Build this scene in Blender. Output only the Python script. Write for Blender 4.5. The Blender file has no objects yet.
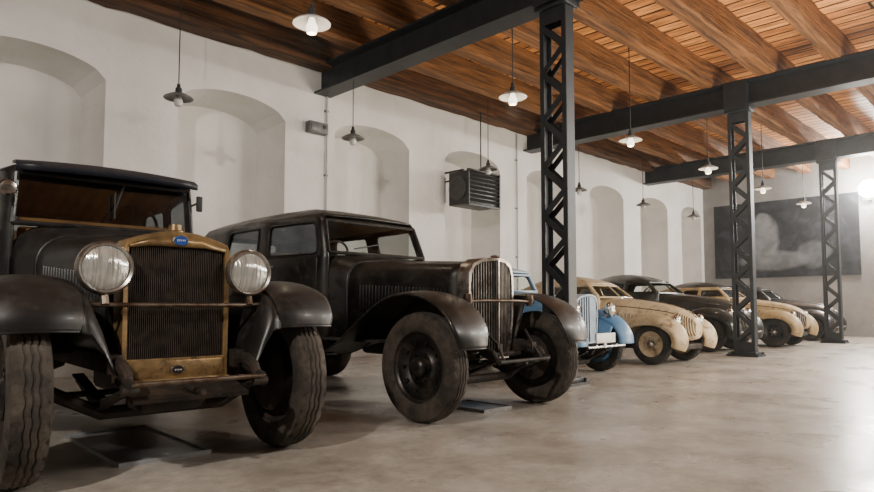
import bpy, bmesh, math, random
from mathutils import Vector, Matrix
PI = math.pi
RND = random.Random(7)
COL = bpy.context.scene.collection

# ------------------------------------------------------------------ materials
def mat(name, col, rough=.5, metal=0., col2=None, scale=5., lo=.42, hi=.62, bump=0., bscale=60., rough2=None, coat=0., emit=0., stretch=None, dust=None, dlo=.52, damt=.85, topdust=None):
    m = bpy.data.materials.new(name); m.use_nodes = True
    nt = m.node_tree; N = nt.nodes; L = nt.links
    b = N['Principled BSDF']
    b.inputs['Base Color'].default_value = (*col, 1)
    b.inputs['Roughness'].default_value = rough
    b.inputs['Metallic'].default_value = metal
    b.inputs['Coat Weight'].default_value = coat
    tc = N.new('ShaderNodeTexCoord')
    vec = tc.outputs['Object']
    if stretch:
        mp = N.new('ShaderNodeMapping'); mp.inputs['Scale'].default_value = stretch
        L.new(vec, mp.inputs['Vector']); vec = mp.outputs['Vector']
    out = None
    if col2 is not None or rough2 is not None:
        n = N.new('ShaderNodeTexNoise'); n.inputs['Scale'].default_value = scale
        n.inputs['Detail'].default_value = 7; n.inputs['Roughness'].default_value = .62
        L.new(vec, n.inputs['Vector'])
        if col2 is not None:
            r = N.new('ShaderNodeValToRGB')
            r.color_ramp.elements[0].position = lo; r.color_ramp.elements[0].color = (*col, 1)
            r.color_ramp.elements[1].position = hi; r.color_ramp.elements[1].color = (*col2, 1)
            L.new(n.outputs['Fac'], r.inputs['Fac']); out = r.outputs['Color']
        if rough2 is not None:
            mr = N.new('ShaderNodeMapRange')
            mr.inputs['From Min'].default_value = lo; mr.inputs['From Max'].default_value = hi
            mr.inputs['To Min'].default_value = rough; mr.inputs['To Max'].default_value = rough2
            L.new(n.outputs['Fac'], mr.inputs['Value']); L.new(mr.outputs['Result'], b.inputs['Roughness'])
    if dust is not None and out is not None:      # specks and patches of rust or dust over the paint
        n3 = N.new('ShaderNodeTexNoise'); n3.inputs['Scale'].default_value = scale * 2.6; n3.inputs['Detail'].default_value = 10; n3.inputs['Roughness'].default_value = .78
        L.new(vec, n3.inputs['Vector'])
        r3 = N.new('ShaderNodeMapRange'); r3.inputs['From Min'].default_value = dlo; r3.inputs['From Max'].default_value = dlo + .13; r3.inputs['To Max'].default_value = damt
        L.new(n3.outputs['Fac'], r3.inputs['Value'])
        mx = N.new('ShaderNodeMix'); mx.data_type = 'RGBA'; L.new(r3.outputs[0], mx.inputs[0]); L.new(out, mx.inputs[6]); mx.inputs[7].default_value = (*dust, 1)
        out = mx.outputs[2]
    if topdust is not None and out is not None:   # settled dust on surfaces that face up
        ge = N.new('ShaderNodeNewGeometry'); sp = N.new('ShaderNodeSeparateXYZ'); L.new(ge.outputs['Normal'], sp.inputs[0])
        m1 = N.new('ShaderNodeMapRange'); m1.inputs['From Min'].default_value = .25; m1.inputs['From Max'].default_value = 1.; m1.inputs['To Max'].default_value = topdust[3]; L.new(sp.outputs['Z'], m1.inputs['Value'])
        n4 = N.new('ShaderNodeTexNoise'); n4.inputs['Scale'].default_value = 7; n4.inputs['Detail'].default_value = 9; n4.inputs['Roughness'].default_value = .75; L.new(tc.outputs['Object'], n4.inputs['Vector'])
        m2 = N.new('ShaderNodeMapRange'); m2.inputs['From Min'].default_value = .35; m2.inputs['From Max'].default_value = .68; m2.inputs['To Min'].default_value = .25; L.new(n4.outputs['Fac'], m2.inputs['Value'])
        mu = N.new('ShaderNodeMath'); mu.operation = 'MULTIPLY'; L.new(m1.outputs[0], mu.inputs[0]); L.new(m2.outputs[0], mu.inputs[1])
        mx2 = N.new('ShaderNodeMix'); mx2.data_type = 'RGBA'; L.new(mu.outputs[0], mx2.inputs[0]); L.new(out, mx2.inputs[6]); mx2.inputs[7].default_value = (*topdust[:3], 1)
        out = mx2.outputs[2]
    if out is not None: L.new(out, b.inputs['Base Color'])
    if bump > 0:
        n2 = N.new('ShaderNodeTexNoise'); n2.inputs['Scale'].default_value = bscale; n2.inputs['Detail'].default_value = 5
        L.new(vec, n2.inputs['Vector'])
        bp = N.new('ShaderNodeBump'); bp.inputs['Strength'].default_value = bump; bp.inputs['Distance'].default_value = .02
        L.new(n2.outputs['Fac'], bp.inputs['Height']); L.new(bp.outputs['Normal'], b.inputs['Normal'])
    if emit > 0:
        b.inputs['Emission Color'].default_value = (*col, 1); b.inputs['Emission Strength'].default_value = emit
    return m

def glass_mat(name, tint=(.85, .88, .86), refl=.06):
    m = bpy.data.materials.new(name); m.use_nodes = True
    nt = m.node_tree; N = nt.nodes; L = nt.links
    N.remove(N['Principled BSDF'])
    t = N.new('ShaderNodeBsdfTransparent'); t.inputs['Color'].default_value = (*tint, 1)
    g = N.new('ShaderNodeBsdfGlossy'); g.inputs['Roughness'].default_value = .05; g.inputs['Color'].default_value = (.78, .88, 1, 1)
    n = N.new('ShaderNodeTexNoise'); n.inputs['Scale'].default_value = 4
    mr = N.new('ShaderNodeMapRange'); mr.inputs['To Min'].default_value = refl * .6; mr.inputs['To Max'].default_value = refl * 1.4
    mx = N.new('ShaderNodeMixShader')
    L.new(n.outputs['Fac'], mr.inputs['Value']); L.new(mr.outputs['Result'], mx.inputs['Fac'])
    L.new(t.outputs[0], mx.inputs[1]); L.new(g.outputs[0], mx.inputs[2])
    L.new(mx.outputs[0], N['Material Output'].inputs['Surface'])
    return m

def plank_mat():
    m = bpy.data.materials.new('ceiling_planks'); m.use_nodes = True
    nt = m.node_tree; N = nt.nodes; L = nt.links; b = N['Principled BSDF']
    tc = N.new('ShaderNodeTexCoord'); sp = N.new('ShaderNodeSeparateXYZ'); cb = N.new('ShaderNodeCombineXYZ')
    L.new(tc.outputs['Object'], sp.inputs[0]); L.new(sp.outputs['Y'], cb.inputs['X']); L.new(sp.outputs['X'], cb.inputs['Y'])
    br = N.new('ShaderNodeTexBrick')
    br.inputs['Color1'].default_value = (.98, .47, .15, 1); br.inputs['Color2'].default_value = (.52, .21, .065, 1)
    br.inputs['Mortar'].default_value = (.008, .004, .002, 1)
    br.inputs['Scale'].default_value = 1; br.inputs['Brick Width'].default_value = 3.7; br.inputs['Row Height'].default_value = .25
    br.inputs['Mortar Size'].default_value = .02; br.inputs['Bias'].default_value = -.1
    L.new(cb.outputs[0], br.inputs['Vector'])
    mp = N.new('ShaderNodeMapping'); mp.inputs['Scale'].default_value = (9, .8, 1); L.new(tc.outputs['Object'], mp.inputs['Vector'])
    n = N.new('ShaderNodeTexNoise'); n.inputs['Scale'].default_value = 1.9; n.inputs['Detail'].default_value = 11; n.inputs['Roughness'].default_value = .74
    L.new(mp.outputs[0], n.inputs['Vector'])
    r = N.new('ShaderNodeValToRGB')
    r.color_ramp.elements[0].position = .34; r.color_ramp.elements[0].color = (.16, .12, .10, 1)
    r.color_ramp.elements[1].position = .58; r.color_ramp.elements[1].color = (1.1, 1.05, 1, 1)
    L.new(n.outputs['Fac'], r.inputs['Fac'])
    mx = N.new('ShaderNodeMix'); mx.data_type = 'RGBA'; mx.blend_type = 'MULTIPLY'; mx.inputs[0].default_value = 1
    L.new(br.outputs['Color'], mx.inputs[6]); L.new(r.outputs['Color'], mx.inputs[7])
    L.new(mx.outputs[2], b.inputs['Base Color']); b.inputs['Roughness'].default_value = .6
    return m

def floor_mat():
    m = bpy.data.materials.new('polished_concrete'); m.use_nodes = True
    nt = m.node_tree; N = nt.nodes; L = nt.links; b = N['Principled BSDF']
    tc = N.new('ShaderNodeTexCoord')
    n = N.new('ShaderNodeTexNoise'); n.inputs['Scale'].default_value = 1.3; n.inputs['Detail'].default_value = 13; n.inputs['Roughness'].default_value = .75
    n.inputs['Distortion'].default_value = .2
    L.new(tc.outputs['Object'], n.inputs['Vector'])
    r = N.new('ShaderNodeValToRGB')
    e = r.color_ramp.elements
    e[0].position = .34; e[0].color = (.255, .222, .182, 1); e[1].position = .66; e[1].color = (.56, .52, .462, 1)
    x = e.new(.5); x.color = (.415, .375, .322, 1)
    L.new(n.outputs['Fac'], r.inputs['Fac'])
    n3 = N.new('ShaderNodeTexNoise'); n3.inputs['Scale'].default_value = 14; n3.inputs['Detail'].default_value = 11; n3.inputs['Roughness'].default_value = .78
    L.new(tc.outputs['Object'], n3.inputs['Vector'])
    r3 = N.new('ShaderNodeMapRange'); r3.inputs['From Min'].default_value = .32; r3.inputs['From Max'].default_value = .68; r3.inputs['To Min'].default_value = .72; r3.inputs['To Max'].default_value = 1.14
    L.new(n3.outputs['Fac'], r3.inputs['Value'])
    mx = N.new('ShaderNodeMix'); mx.data_type = 'RGBA'; mx.blend_type = 'MULTIPLY'; mx.inputs[0].default_value = 1
    L.new(r.outputs['Color'], mx.inputs[6]); L.new(r3.outputs[0], mx.inputs[7])
    L.new(mx.outputs[2], b.inputs['Base Color'])
    n2 = N.new('ShaderNodeTexNoise'); n2.inputs['Scale'].default_value = 2.2; n2.inputs['Detail'].default_value = 8
    L.new(tc.outputs['Object'], n2.inputs['Vector'])
    mr = N.new('ShaderNodeMapRange'); mr.inputs['From Min'].default_value = .3; mr.inputs['From Max'].default_value = .7
    mr.inputs['To Min'].default_value = .24; mr.inputs['To Max'].default_value = .38
    L.new(n2.outputs['Fac'], mr.inputs['Value']); L.new(mr.outputs['Result'], b.inputs['Roughness'])
    return m

def mural_mat():
    m = bpy.data.materials.new('mural_print'); m.use_nodes = True
    nt = m.node_tree; N = nt.nodes; L = nt.links; b = N['Principled BSDF']
    tc = N.new('ShaderNodeTexCoord')
    n = N.new('ShaderNodeTexNoise'); n.inputs['Scale'].default_value = 3.2; n.inputs['Detail'].default_value = 9; n.inputs['Distortion'].default_value = .7
    L.new(tc.outputs['Object'], n.inputs['Vector'])
    r = N.new('ShaderNodeValToRGB'); e = r.color_ramp.elements
    e[0].position = .40; e[0].color = (.010, .013, .019, 1); e[1].position = .70; e[1].color = (.036, .043, .054, 1)
    L.new(n.outputs['Fac'], r.inputs['Fac'])
    prev = r.outputs['Color']
    for loc, sc, fac in (((0, .50, .50), (1, .24, .28), .95), ((0, .46, .0), (1, .42, .78), .9), ((0, .25, -.62), (1, 1.0, .32), .6), ((0, -.8, -.5), (1, .5, .42), .4)):
        mp = N.new('ShaderNodeMapping'); mp.vector_type = 'TEXTURE'; mp.inputs['Location'].default_value = loc; mp.inputs['Scale'].default_value = sc
        nz = N.new('ShaderNodeMix'); nz.data_type = 'RGBA'; nz.blend_type = 'LINEAR_LIGHT'; nz.inputs[0].default_value = .06
        L.new(tc.outputs['Object'], nz.inputs[6]); L.new(n.outputs['Color'], nz.inputs[7]); L.new(nz.outputs[2], mp.inputs['Vector'])
        g = N.new('ShaderNodeTexGradient'); g.gradient_type = 'SPHERICAL'; L.new(mp.outputs[0], g.inputs[0])
        mr = N.new('ShaderNodeMapRange'); mr.inputs['From Max'].default_value = .25; mr.inputs['To Max'].default_value = fac; L.new(g.outputs['Fac'], mr.inputs['Value'])
        mx = N.new('ShaderNodeMix'); mx.data_type = 'RGBA'; L.new(mr.outputs[0], mx.inputs[0]); L.new(prev, mx.inputs[6]); mx.inputs[7].default_value = (.26, .275, .295, 1)
        prev = mx.outputs[2]
    mt = N.new('ShaderNodeMix'); mt.data_type = 'RGBA'; mt.blend_type = 'MULTIPLY'; mt.inputs[0].default_value = .35
    r2 = N.new('ShaderNodeValToRGB'); r2.color_ramp.elements[0].position = .35; r2.color_ramp.elements[1].position = .6; L.new(n.outputs['Fac'], r2.inputs['Fac'])
    L.new(prev, mt.inputs[6]); L.new(r2.outputs['Color'], mt.inputs[7])
    L.new(mt.outputs[2], b.inputs['Base Color']); b.inputs['Roughness'].default_value = .6
    return m

M = {}
M['wall'] = mat('white_plaster', (.66, .645, .615), .9, col2=(.78, .765, .735), scale=1.1, lo=.33, hi=.67, bump=.4, bscale=14)
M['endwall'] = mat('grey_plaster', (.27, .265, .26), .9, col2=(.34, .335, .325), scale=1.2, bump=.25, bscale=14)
M['floor'] = floor_mat()
M['plank'] = plank_mat()
M['joist'] = mat('old_timber', (.33, .145, .048), .75, col2=(.07, .032, .014), scale=2.2, lo=.36, hi=.66, bump=1.0, bscale=6, stretch=(.35, 8, 8), dust=(.016, .008, .005), dlo=.56, damt=.85)
M['joist_dark'] = mat('dark_old_timber', (.15, .066, .026), .75, col2=(.03, .015, .009), scale=2.2, lo=.38, hi=.62, bump=1.0, bscale=6, stretch=(.35, 6, 6), dust=(.010, .006, .004), dlo=.55)
M['steel'] = mat('dark_painted_steel', (.010, .0135, .017), .48, col2=(.018, .022, .027), scale=6, bump=.08, bscale=30)
M['black'] = mat('aged_black_paint', (.005, .005, .0055), .38, col2=(.019, .017, .015), scale=4, lo=.47, hi=.79, rough2=.68, coat=.05, dust=(.040, .034, .028), dlo=.52, damt=.8, topdust=(.10, .088, .075, .26))
M['navy'] = mat('faded_navy_fabric_paint', (.007, .009, .018), .45, col2=(.018, .02, .026), scale=5, topdust=(.10, .095, .09, .2))
M['black2'] = mat('dusty_black_paint', (.005, .0048, .0046), .37, col2=(.023, .018, .014), scale=4.5, lo=.47, hi=.79, rough2=.68, coat=.05, dust=(.058, .039, .026), dlo=.52, damt=.8, topdust=(.105, .088, .07, .28))
M['chassis'] = mat('greasy_rusty_iron', (.010, .008, .0065), .7, metal=.1, col2=(.034, .022, .015), scale=9, bump=.3, bscale=40)
M['rustbar'] = mat('rusted_chrome', (.17, .135, .105), .45, metal=.8, col2=(.07, .04, .025), scale=14, lo=.4, hi=.62)
M['brass'] = mat('tarnished_brass_paint', (.34, .225, .10), .4, metal=.55, col2=(.12, .08, .042), scale=7, lo=.42, hi=.7, bump=.15, bscale=30, dust=(.07, .045, .028))
M['chrome'] = mat('dull_chrome', (.62, .60, .57), .22, metal=1, col2=(.40, .36, .31), scale=12)
M['oldchrome'] = mat('pitted_chrome', (.44, .415, .385), .3, metal=.9, col2=(.18, .13, .09), scale=18, lo=.46, hi=.68)
M['slat'] = mat('dull_grille_slat', (.16, .15, .137), .45, metal=.8, col2=(.07, .053, .04), scale=14, lo=.44, hi=.66)
M['core'] = mat('radiator_core', (.006, .0055, .005), .7, metal=.1, col2=(.016, .012, .01), scale=20)
M['fins'] = mat('radiator_fins', (.055, .041, .031), .5, metal=.4, col2=(.024, .018, .014), scale=20)
M['tyre'] = mat('dusty_rubber', (.025, .0215, .018), .88, col2=(.105, .085, .065), scale=7, lo=.38, hi=.73, bump=.3, bscale=50)
M['tyre2'] = mat('clean_rubber', (.018, .017, .016), .8, col2=(.05, .044, .037), scale=7, bump=.2)
M['lens'] = mat('fluted_headlight_glass', (.58, .58, .54), .14, metal=.45, col2=(.34, .34, .31), scale=26, stretch=(3, .2, .25), bump=.35, bscale=20, coat=.6)
M['glass'] = glass_mat('window_glass', refl=.05)
M['sideglass'] = glass_mat('dusty_side_window_glass', (.62, .65, .66), .14)
M['scrglass'] = glass_mat('reflective_windscreen_glass', (.60, .66, .72), .24)
M['dglass'] = glass_mat('dark_window_glass', (.40, .42, .43), .09)
M['seat'] = mat('worn_tan_leather', (.26, .16, .085), .6, col2=(.14, .085, .05), scale=6, bump=.2)
M['liner'] = mat('pale_headliner_cloth', (.66, .60, .50), .9, col2=(.54, .48, .4), scale=5)
M['amber'] = mat('reflection_brown_headliner', (.12, .07, .035), .8, col2=(.07, .04, .02), scale=5)  # headliner colour imitates the brown reflection in the nearest car's windscreen
M['wood'] = mat('amber_wood_reflection_trim', (.55, .25, .06), .4, col2=(.30, .12, .03), scale=4, stretch=(1, 6, 6))  # wood tone that also imitates amber reflections in the windscreen
M['interior'] = mat('dark_interior', (.02, .018, .016), .8, col2=(.035, .03, .026), scale=5)
M['blue_enamel'] = mat('blue_enamel', (.02, .06, .26), .2, col2=(.03, .08, .30), scale=10, coat=.6)
M['white_enamel'] = mat('white_enamel', (.8, .8, .78), .3, col2=(.7, .7, .68), scale=10)
M['lblue'] = mat('chalky_light_blue_paint', (.085, .21, .39), .4, col2=(.15, .27, .42), scale=4, lo=.4, hi=.7, coat=.15, dust=(.22, .28, .34), dlo=.56, damt=.6)
M['pblue'] = mat('pale_grey_blue_paint', (.42, .52, .62), .45, col2=(.30, .40, .50), scale=5)
M['cream'] = mat('weathered_cream_paint', (.55, .44, .28), .48, col2=(.36, .265, .15), scale=3.2, lo=.44, hi=.70, coat=.08, dust=(.14, .078, .04), dlo=.515, damt=.9)
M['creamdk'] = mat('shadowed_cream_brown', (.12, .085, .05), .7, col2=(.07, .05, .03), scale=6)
M['cream2'] = mat('yellowed_cream_paint', (.46, .335, .17), .48, col2=(.30, .2, .09), scale=4, lo=.44, hi=.72, dust=(.13, .08, .04), dlo=.515)
M['dgreen'] = mat('dark_green_black_paint', (.010, .013, .0115), .28, col2=(.027, .03, .026), scale=4, rough2=.5, coat=.25, topdust=(.09, .085, .075, .2))
M['dgrey'] = mat('dark_grey_paint', (.013, .013, .015), .34, col2=(.03, .029, .028), scale=4, coat=.15, topdust=(.09, .085, .08, .2))
M['tray'] = mat('mid_grey_tray', (.24, .243, .25), .3, col2=(.29, .29, .295), scale=10)
M['shade'] = mat('grey_enamel_shade', (.13, .135, .13), .35, col2=(.19, .19, .18), scale=8)
M['shade_lit'] = mat('lit_enamel_shade', (.50, .485, .455), .3, col2=(.43, .42, .4), scale=8)  # paler copy for lit lamps, bulb light put into the shade colour
M['bulb'] = mat('lit_bulb_glass', (1, .9, .74), .3, col2=(1, .88, .7), scale=8, emit=2.5)
M['dimbulb'] = mat('unlit_bulb_glass', (.6, .6, .57), .15, col2=(.5, .5, .48), scale=8, coat=.5)
M['flood'] = mat('floodlight_glass', (1, .95, .86), .3, col2=(1, .93, .84), scale=8, emit=600)
M['cord'] = mat('black_cord', (.015, .015, .015), .6, col2=(.025, .025, .025), scale=10)
M['greybox'] = mat('grey_plastic', (.10, .10, .10), .5, col2=(.14, .14, .14), scale=9)
M['heater'] = mat('black_heater_enamel', (.012, .012, .014), .45, col2=(.022, .022, .023), scale=9)
M['louvre'] = mat('dark_grey_louvre', (.035, .035, .037), .4, col2=(.05, .05, .05), scale=9)
M['pipe'] = mat('light_grey_conduit', (.36, .36, .35), .5, col2=(.43, .43, .42), scale=9)
M['mural'] = mural_mat()
M['plate'] = mat('white_number_plate', (.75, .75, .72), .4, col2=(.65, .65, .62), scale=10)

# ------------------------------------------------------------------ mesh helpers
def nb(): return bmesh.new()
def obj(name, bm, m, parent=None, loc=None, rotz=0, ang=38, solid=0, bevel=0, sub=0, recalc=True):
    if recalc: bmesh.ops.recalc_face_normals(bm, faces=bm.faces[:])
    me = bpy.data.meshes.new(name); bm.to_mesh(me); bm.free()
    me.materials.append(m)
    if ang > 0:
        me.polygons.foreach_set('use_smooth', [True] * len(me.polygons))
        me.set_sharp_from_angle(angle=math.radians(ang))
    o = bpy.data.objects.new(name, me); COL.objects.link(o)
    if parent: o.parent = parent
    if loc: o.location = loc
    if rotz: o.rotation_euler = (0, 0, rotz)
    if solid:
        s = o.modifiers.new('thickness', 'SOLIDIFY'); s.thickness = solid; s.offset = 0
    if sub:
        s = o.modifiers.new('smooth', 'SUBSURF'); s.levels = sub; s.render_levels = sub
    if bevel:
        s = o.modifiers.new('edge', 'BEVEL'); s.width = bevel; s.segments = 2; s.limit_method = 'ANGLE'
    return o
def tag(o, label, cat, group=None, kind=None):
    o['label'] = label; o['category'] = cat
    if group: o['group'] = group
    if kind: o['kind'] = kind
    return o
def thing(name, label, cat, loc=(0, 0, 0), rotz=0, group=None):
    o = bpy.data.objects.new(name, None); COL.objects.link(o); o.empty_display_size = .2
    o.location = loc; o.rotation_euler = (0, 0, rotz)
    return tag(o, label, cat, group)
def struct(name, bm, m, **k):
    o = obj(name, bm, m, **k); o['kind'] = 'structure'; return o
def dup_part(o, parent, loc=None, rotz=None):
    c = o.copy(); COL.objects.link(c); c.parent = parent
    if loc is not None: c.location = loc
    if rotz is not None: c.rotation_euler = (0, 0, rotz)
    for ch in list(o.children): dup_part(ch, c)
    return c
def dup_thing(o, loc, label):
    c = o.copy(); COL.objects.link(c); c.location = loc; c['label'] = label
    for ch in list(o.children): dup_part(ch, c)
    return c

def box(bm, c, s, rot=None, bev=0):
    mt = Matrix.Translation(c)
    if rot: mt = mt @ rot
    r = bmesh.ops.create_cube(bm, size=1, matrix=mt @ Matrix.Diagonal((s[0], s[1], s[2], 1)))
    if bev:
        es = list({e for v in r['verts'] for e in v.link_edges})
        bmesh.ops.bevel(bm, geom=es, offset=bev, segments=2, affect='EDGES', profile=.5)
    return bm
def lathe(bm, prof, axis='z', n=28, loc=(0, 0, 0)):
    def P(r, a, t):
        c, s = math.cos(t) * r, math.sin(t) * r
        p = {'x': (a, c, s), 'y': (c, a, s), 'z': (c, s, a)}[axis]
        return (p[0] + loc[0], p[1] + loc[1], p[2] + loc[2])
    rings = []
    for r, a in prof:
        if r < 1e-6: rings.append([bm.verts.new(P(0, a, 0))])
        else: rings.append([bm.verts.new(P(r, a, 2 * PI * k / n)) for k in range(n)])
    for A, B in zip(rings, rings[1:]):
        if len(A) == 1 and len(B) == 1: continue
        for k in range(n):
            k2 = (k + 1) % n
            if len(A) == 1: bm.faces.new((A[0], B[k], B[k2]))
            elif len(B) == 1: bm.faces.new((A[k], A[k2], B[0]))
            else: bm.faces.new((A[k], A[k2], B[k2], B[k]))
    return bm
def tube(bm, pts, r, n=8, closed=False):
    pts = [Vector(p) for p in pts]; m = len(pts); rings = []; ref = None
    for i in range(m):
        if closed: t = pts[(i + 1) % m] - pts[i - 1]
        else: t = pts[min(i + 1, m - 1)] - pts[max(i - 1, 0)]
        t.normalize()
        if ref is None:
            ref = Vector((0, 0, 1)) if abs(t.z) < .9 else Vector((1, 0, 0))
        u = ref - t * ref.dot(t); u.normalize(); v = t.cross(u); ref = u
        rr = r[i] if isinstance(r, (list, tuple)) else r
        rings.append([bm.verts.new(pts[i] + (u * math.cos(2 * PI * k / n) + v * math.sin(2 * PI * k / n)) * rr) for k in range(n)])
    rg = list(zip(rings, rings[1:]))
    if closed: rg.append((rings[-1], rings[0]))
    for A, B in rg:
        for k in range(n):
            bm.faces.new((A[k], A[(k + 1) % n], B[(k + 1) % n], B[k]))
    if not closed:
        bm.faces.new(rings[0]); bm.faces.new(rings[-1])
    return bm
def grid(bm, rows, closed=False):
    vs = [[bm.verts.new(p) for p in r] for r in rows]
    for A, B in zip(vs, vs[1:]):
        n = len(A)
        for k in range(n if closed else n - 1):
            bm.faces.new((A[k], A[(k + 1) % n], B[(k + 1) % n], B[k]))
    return vs
def loft(bm, rings):
    vs = grid(bm, rings, True); bm.faces.new(vs[0]); bm.faces.new(vs[-1]); return bm
def cr(pts, n):
    P = [Vector(p) for p in pts]; out = []; m = len(P) - 1
    for i in range(n):
        s = i / (n - 1) * m; k = min(int(s), m - 1); t = s - k
        a, b, c, d = P[max(k - 1, 0)], P[k], P[k + 1], P[min(k + 2, m)]
        out.append(.5 * ((2 * b) + (c - a) * t + (2 * a - 5 * b + 4 * c - d) * t * t + (3 * b - a - 3 * c + d) * t ** 3))
    return out
def interp(tab, x):
    if x <= tab[0][0]: return tab[0][1:]
    for a, b in zip(tab, tab[1:]):
        if x <= b[0]:
            t = (x - a[0]) / (b[0] - a[0]); return tuple(p + (q - p) * t for p, q in zip(a[1:], b[1:]))
    return tab[-1][1:]

# ------------------------------------------------------------------ the hall
WY = 8.15; EX = 19.74; TOP = 4.85
def build_hall():
    bm = nb(); box(bm, (6.9, .07, -.1), (25.8, 16.3, .2)); struct('floor', bm, M['floor'])
    bm = nb(); box(bm, (6.9, .4, TOP + .04), (25.9, 17.0, .08)); struct('ceiling', bm, M['plank'])
    # wall with arched niches
    bm = nb(); niches = []
    for k in range(-2, 8):
        x0 = .97 + 2.46 * k; x1 = min(x0 + 1.58, EX - .2)
        niches.append((x0, x1))
    zs, sp, cr_, dep, spl = .95, 3.5, 3.74, .72, .06
    def q(*p): bm.faces.new([bm.verts.new(v) for v in p])
    def strip(a, b):
        for z0, z1 in ((0, zs), (zs, sp), (sp, TOP)): q((a, WY, z0), (b, WY, z0), (b, WY, z1), (a, WY, z1))
    px = -6.0
    for x0, x1 in niches:
        strip(px, x0)
        q((x0, WY, 0), (x1, WY, 0), (x1, WY, zs), (x0, WY, zs))
        n = 14
        arc = [(x0 + (x1 - x0) * i / n, sp + (cr_ - sp) * (1 - (2 * i / n - 1) ** 2) ** .6) for i in range(n + 1)]
        for a, b in zip(arc, arc[1:]):
            q((a[0], WY, a[1]), (b[0], WY, b[1]), (b[0], WY, TOP), (a[0], WY, TOP))
        out = [(x0, zs)] + arc + [(x1, zs)]
        cx = (x0 + x1) / 2; hw = (x1 - x0) / 2
        inn = [(cx + (x - cx) * (hw - spl) / hw, zs + (z - zs) * .975) for x, z in out]
        for i in range(len(out)):
            j = (i + 1) % len(out)
            q((out[j][0], WY, out[j][1]), (out[i][0], WY, out[i][1]), (inn[i][0], WY + dep, inn[i][1]), (inn[j][0], WY + dep, inn[j][1]))
        q(*[(x, WY + dep, z) for x, z in reversed(inn)])
        px = x1
    strip(px, EX + .1)
    bmesh.ops.remove_doubles(bm, verts=bm.verts[:], dist=1e-4)
    struct('wall_left', bm, M['wall'], ang=0, recalc=False)
    H = TOP + .01
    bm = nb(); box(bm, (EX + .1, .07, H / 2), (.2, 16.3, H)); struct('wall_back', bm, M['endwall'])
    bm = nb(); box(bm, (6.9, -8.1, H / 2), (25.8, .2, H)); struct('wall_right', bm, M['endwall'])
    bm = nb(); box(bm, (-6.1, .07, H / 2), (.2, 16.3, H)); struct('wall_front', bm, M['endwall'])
    # timber joists
    ys = [8.0] + [7.1 - .93 * k for k in range(11)]
    for k, y in enumerate(ys):
        bm = nb(); rings = []; wob = 0
        w = .15 if k == 0 else .105; z0 = 4.38 if k == 0 else 4.44; z1 = TOP + .01
        for i in range(110):
            x = -5.95 + i * (EX + 5.9) / 109
            j = lambda a=.016: RND.uniform(-a, a)
            wob = wob * .8 + RND.uniform(-.014, .014)
            w2 = w + wob; wr = min(w2, .14)
            rings.append([(x, y - w2 + .014 + j(), z0 + j(.013)), (x, y + wr - .014, z0 + j(.013)), (x, y + wr, z0 + .02 + j(.006)), (x, y + wr, z1), (x, y - w2 + j(.01), z1), (x, y - w2 + j(), z0 + .02 + j(.006))])
        loft(bm, rings)
        lab = 'dark timber joist running along the top of the white niche wall' if k == 0 else 'rough brown timber joist crossing above the steel beams under orange planks'
        o = obj('ceiling_joist', bm, M['joist'] if k else M['joist_dark'], ang=30); tag(o, lab, 'joist', 'timber ceiling joists' if k else None)
    # steel beams and columns
    blabs = ['dark steel I-beam nearest the camera, ending above the wall lamp box',
             'dark steel I-beam across the middle of the ceiling, on the second lattice column',
             'dark steel I-beam farthest away, close to the grey mural wall']
    clabs = ['tall dark lattice column nearest, standing between black sedan and blue car',
             'dark lattice column in front of the dark green saloon, second in the line',
             'most distant dark lattice column, in front of the mural wall']
    first = None
    for i, X in enumerate((5.65, 10.85, 16.05)):
        bm = nb()
        prof = [(-.15, 4.03), (.15, 4.03), (.15, 4.06), (.02, 4.075), (.02, 4.405), (.15, 4.42), (.15, 4.45), (-.15, 4.45), (-.15, 4.42), (-.02, 4.405), (-.02, 4.075), (-.15, 4.06)]
        loft(bm, [[(X + a, y, z) for a, z in prof] for y in (-7.95, WY + .02)])
        t = obj('steel_beam', bm, M['steel'], ang=20); tag(t, blabs[i], 'beam', 'steel ceiling beams')
        if first is None:
            hx, hy = .07, .16
            t = thing('lattice_column', clabs[i], 'column', (X, 3.85, 0), group='lattice steel columns'); first = t
            b = nb(); box(b, (0, 0, .015), (.36, .48, .03)); box(b, (0, 0, .05), (.24, .40, .05), bev=.01)
            for sx in (-1, 1):
                for sy in (-1, 1): lathe(b, [(0, .065), (.02, .065), (.022, .03)], 'z', 6, (sx * .145, sy * .21, 0))
            obj('base_plate', b, M['steel'], t)
            for sy in (-1, 1):     # channels: web on the Y faces with flanges turned along the X faces
                b = nb(); y = sy * hy
                box(b, (0, y, 2.03), (2 * hx, .012, 3.94))
                for sx in (-1, 1): box(b, (sx * hx, y - sy * .022, 2.03), (.012, .05, 3.94))
                obj('channel', b, M['steel'], t)
            W = 2 * hy - .05
            for sx in (-1, 1):
                b = nb(); n = 14; dz = 3.56 / n; e = 1 if sx > 0 else -1
                for k in range(n):
                    z = .22 + k * dz; s = 1 if k % 2 else -1
                    L = math.hypot(W, dz) + .01; a = math.atan2(dz, W * s)
                    box(b, (sx * (hx - .003), 0, z + dz / 2), (.008, L, .064), Matrix.Rotation(a, 4, 'X'))
                    box(b, (sx * (hx - .003), -s * (W / 2 - .014), z), (.009, .056, .11))
                    for oz in (-.022, .022): lathe(b, [(.011, -.004 * e), (.011, .006 * e), (0, .010 * e)], 'x', 8, (sx * (hx + .004), -s * W / 2, z + oz))
                box(b, (sx * (hx + .003), 0, .14), (.012, .32, .16)); box(b, (sx * (hx + .003), 0, 3.88), (.012, .32, .16))
                obj('lacing', b, M['steel'], t)
            b = nb(); box(b, (0, 0, 3.99), (.24, .40, .08), bev=.01)
            for sx in (-1, 1): box(b, (sx * .165, 0, 4.22), (.02, .36, .46))
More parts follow.
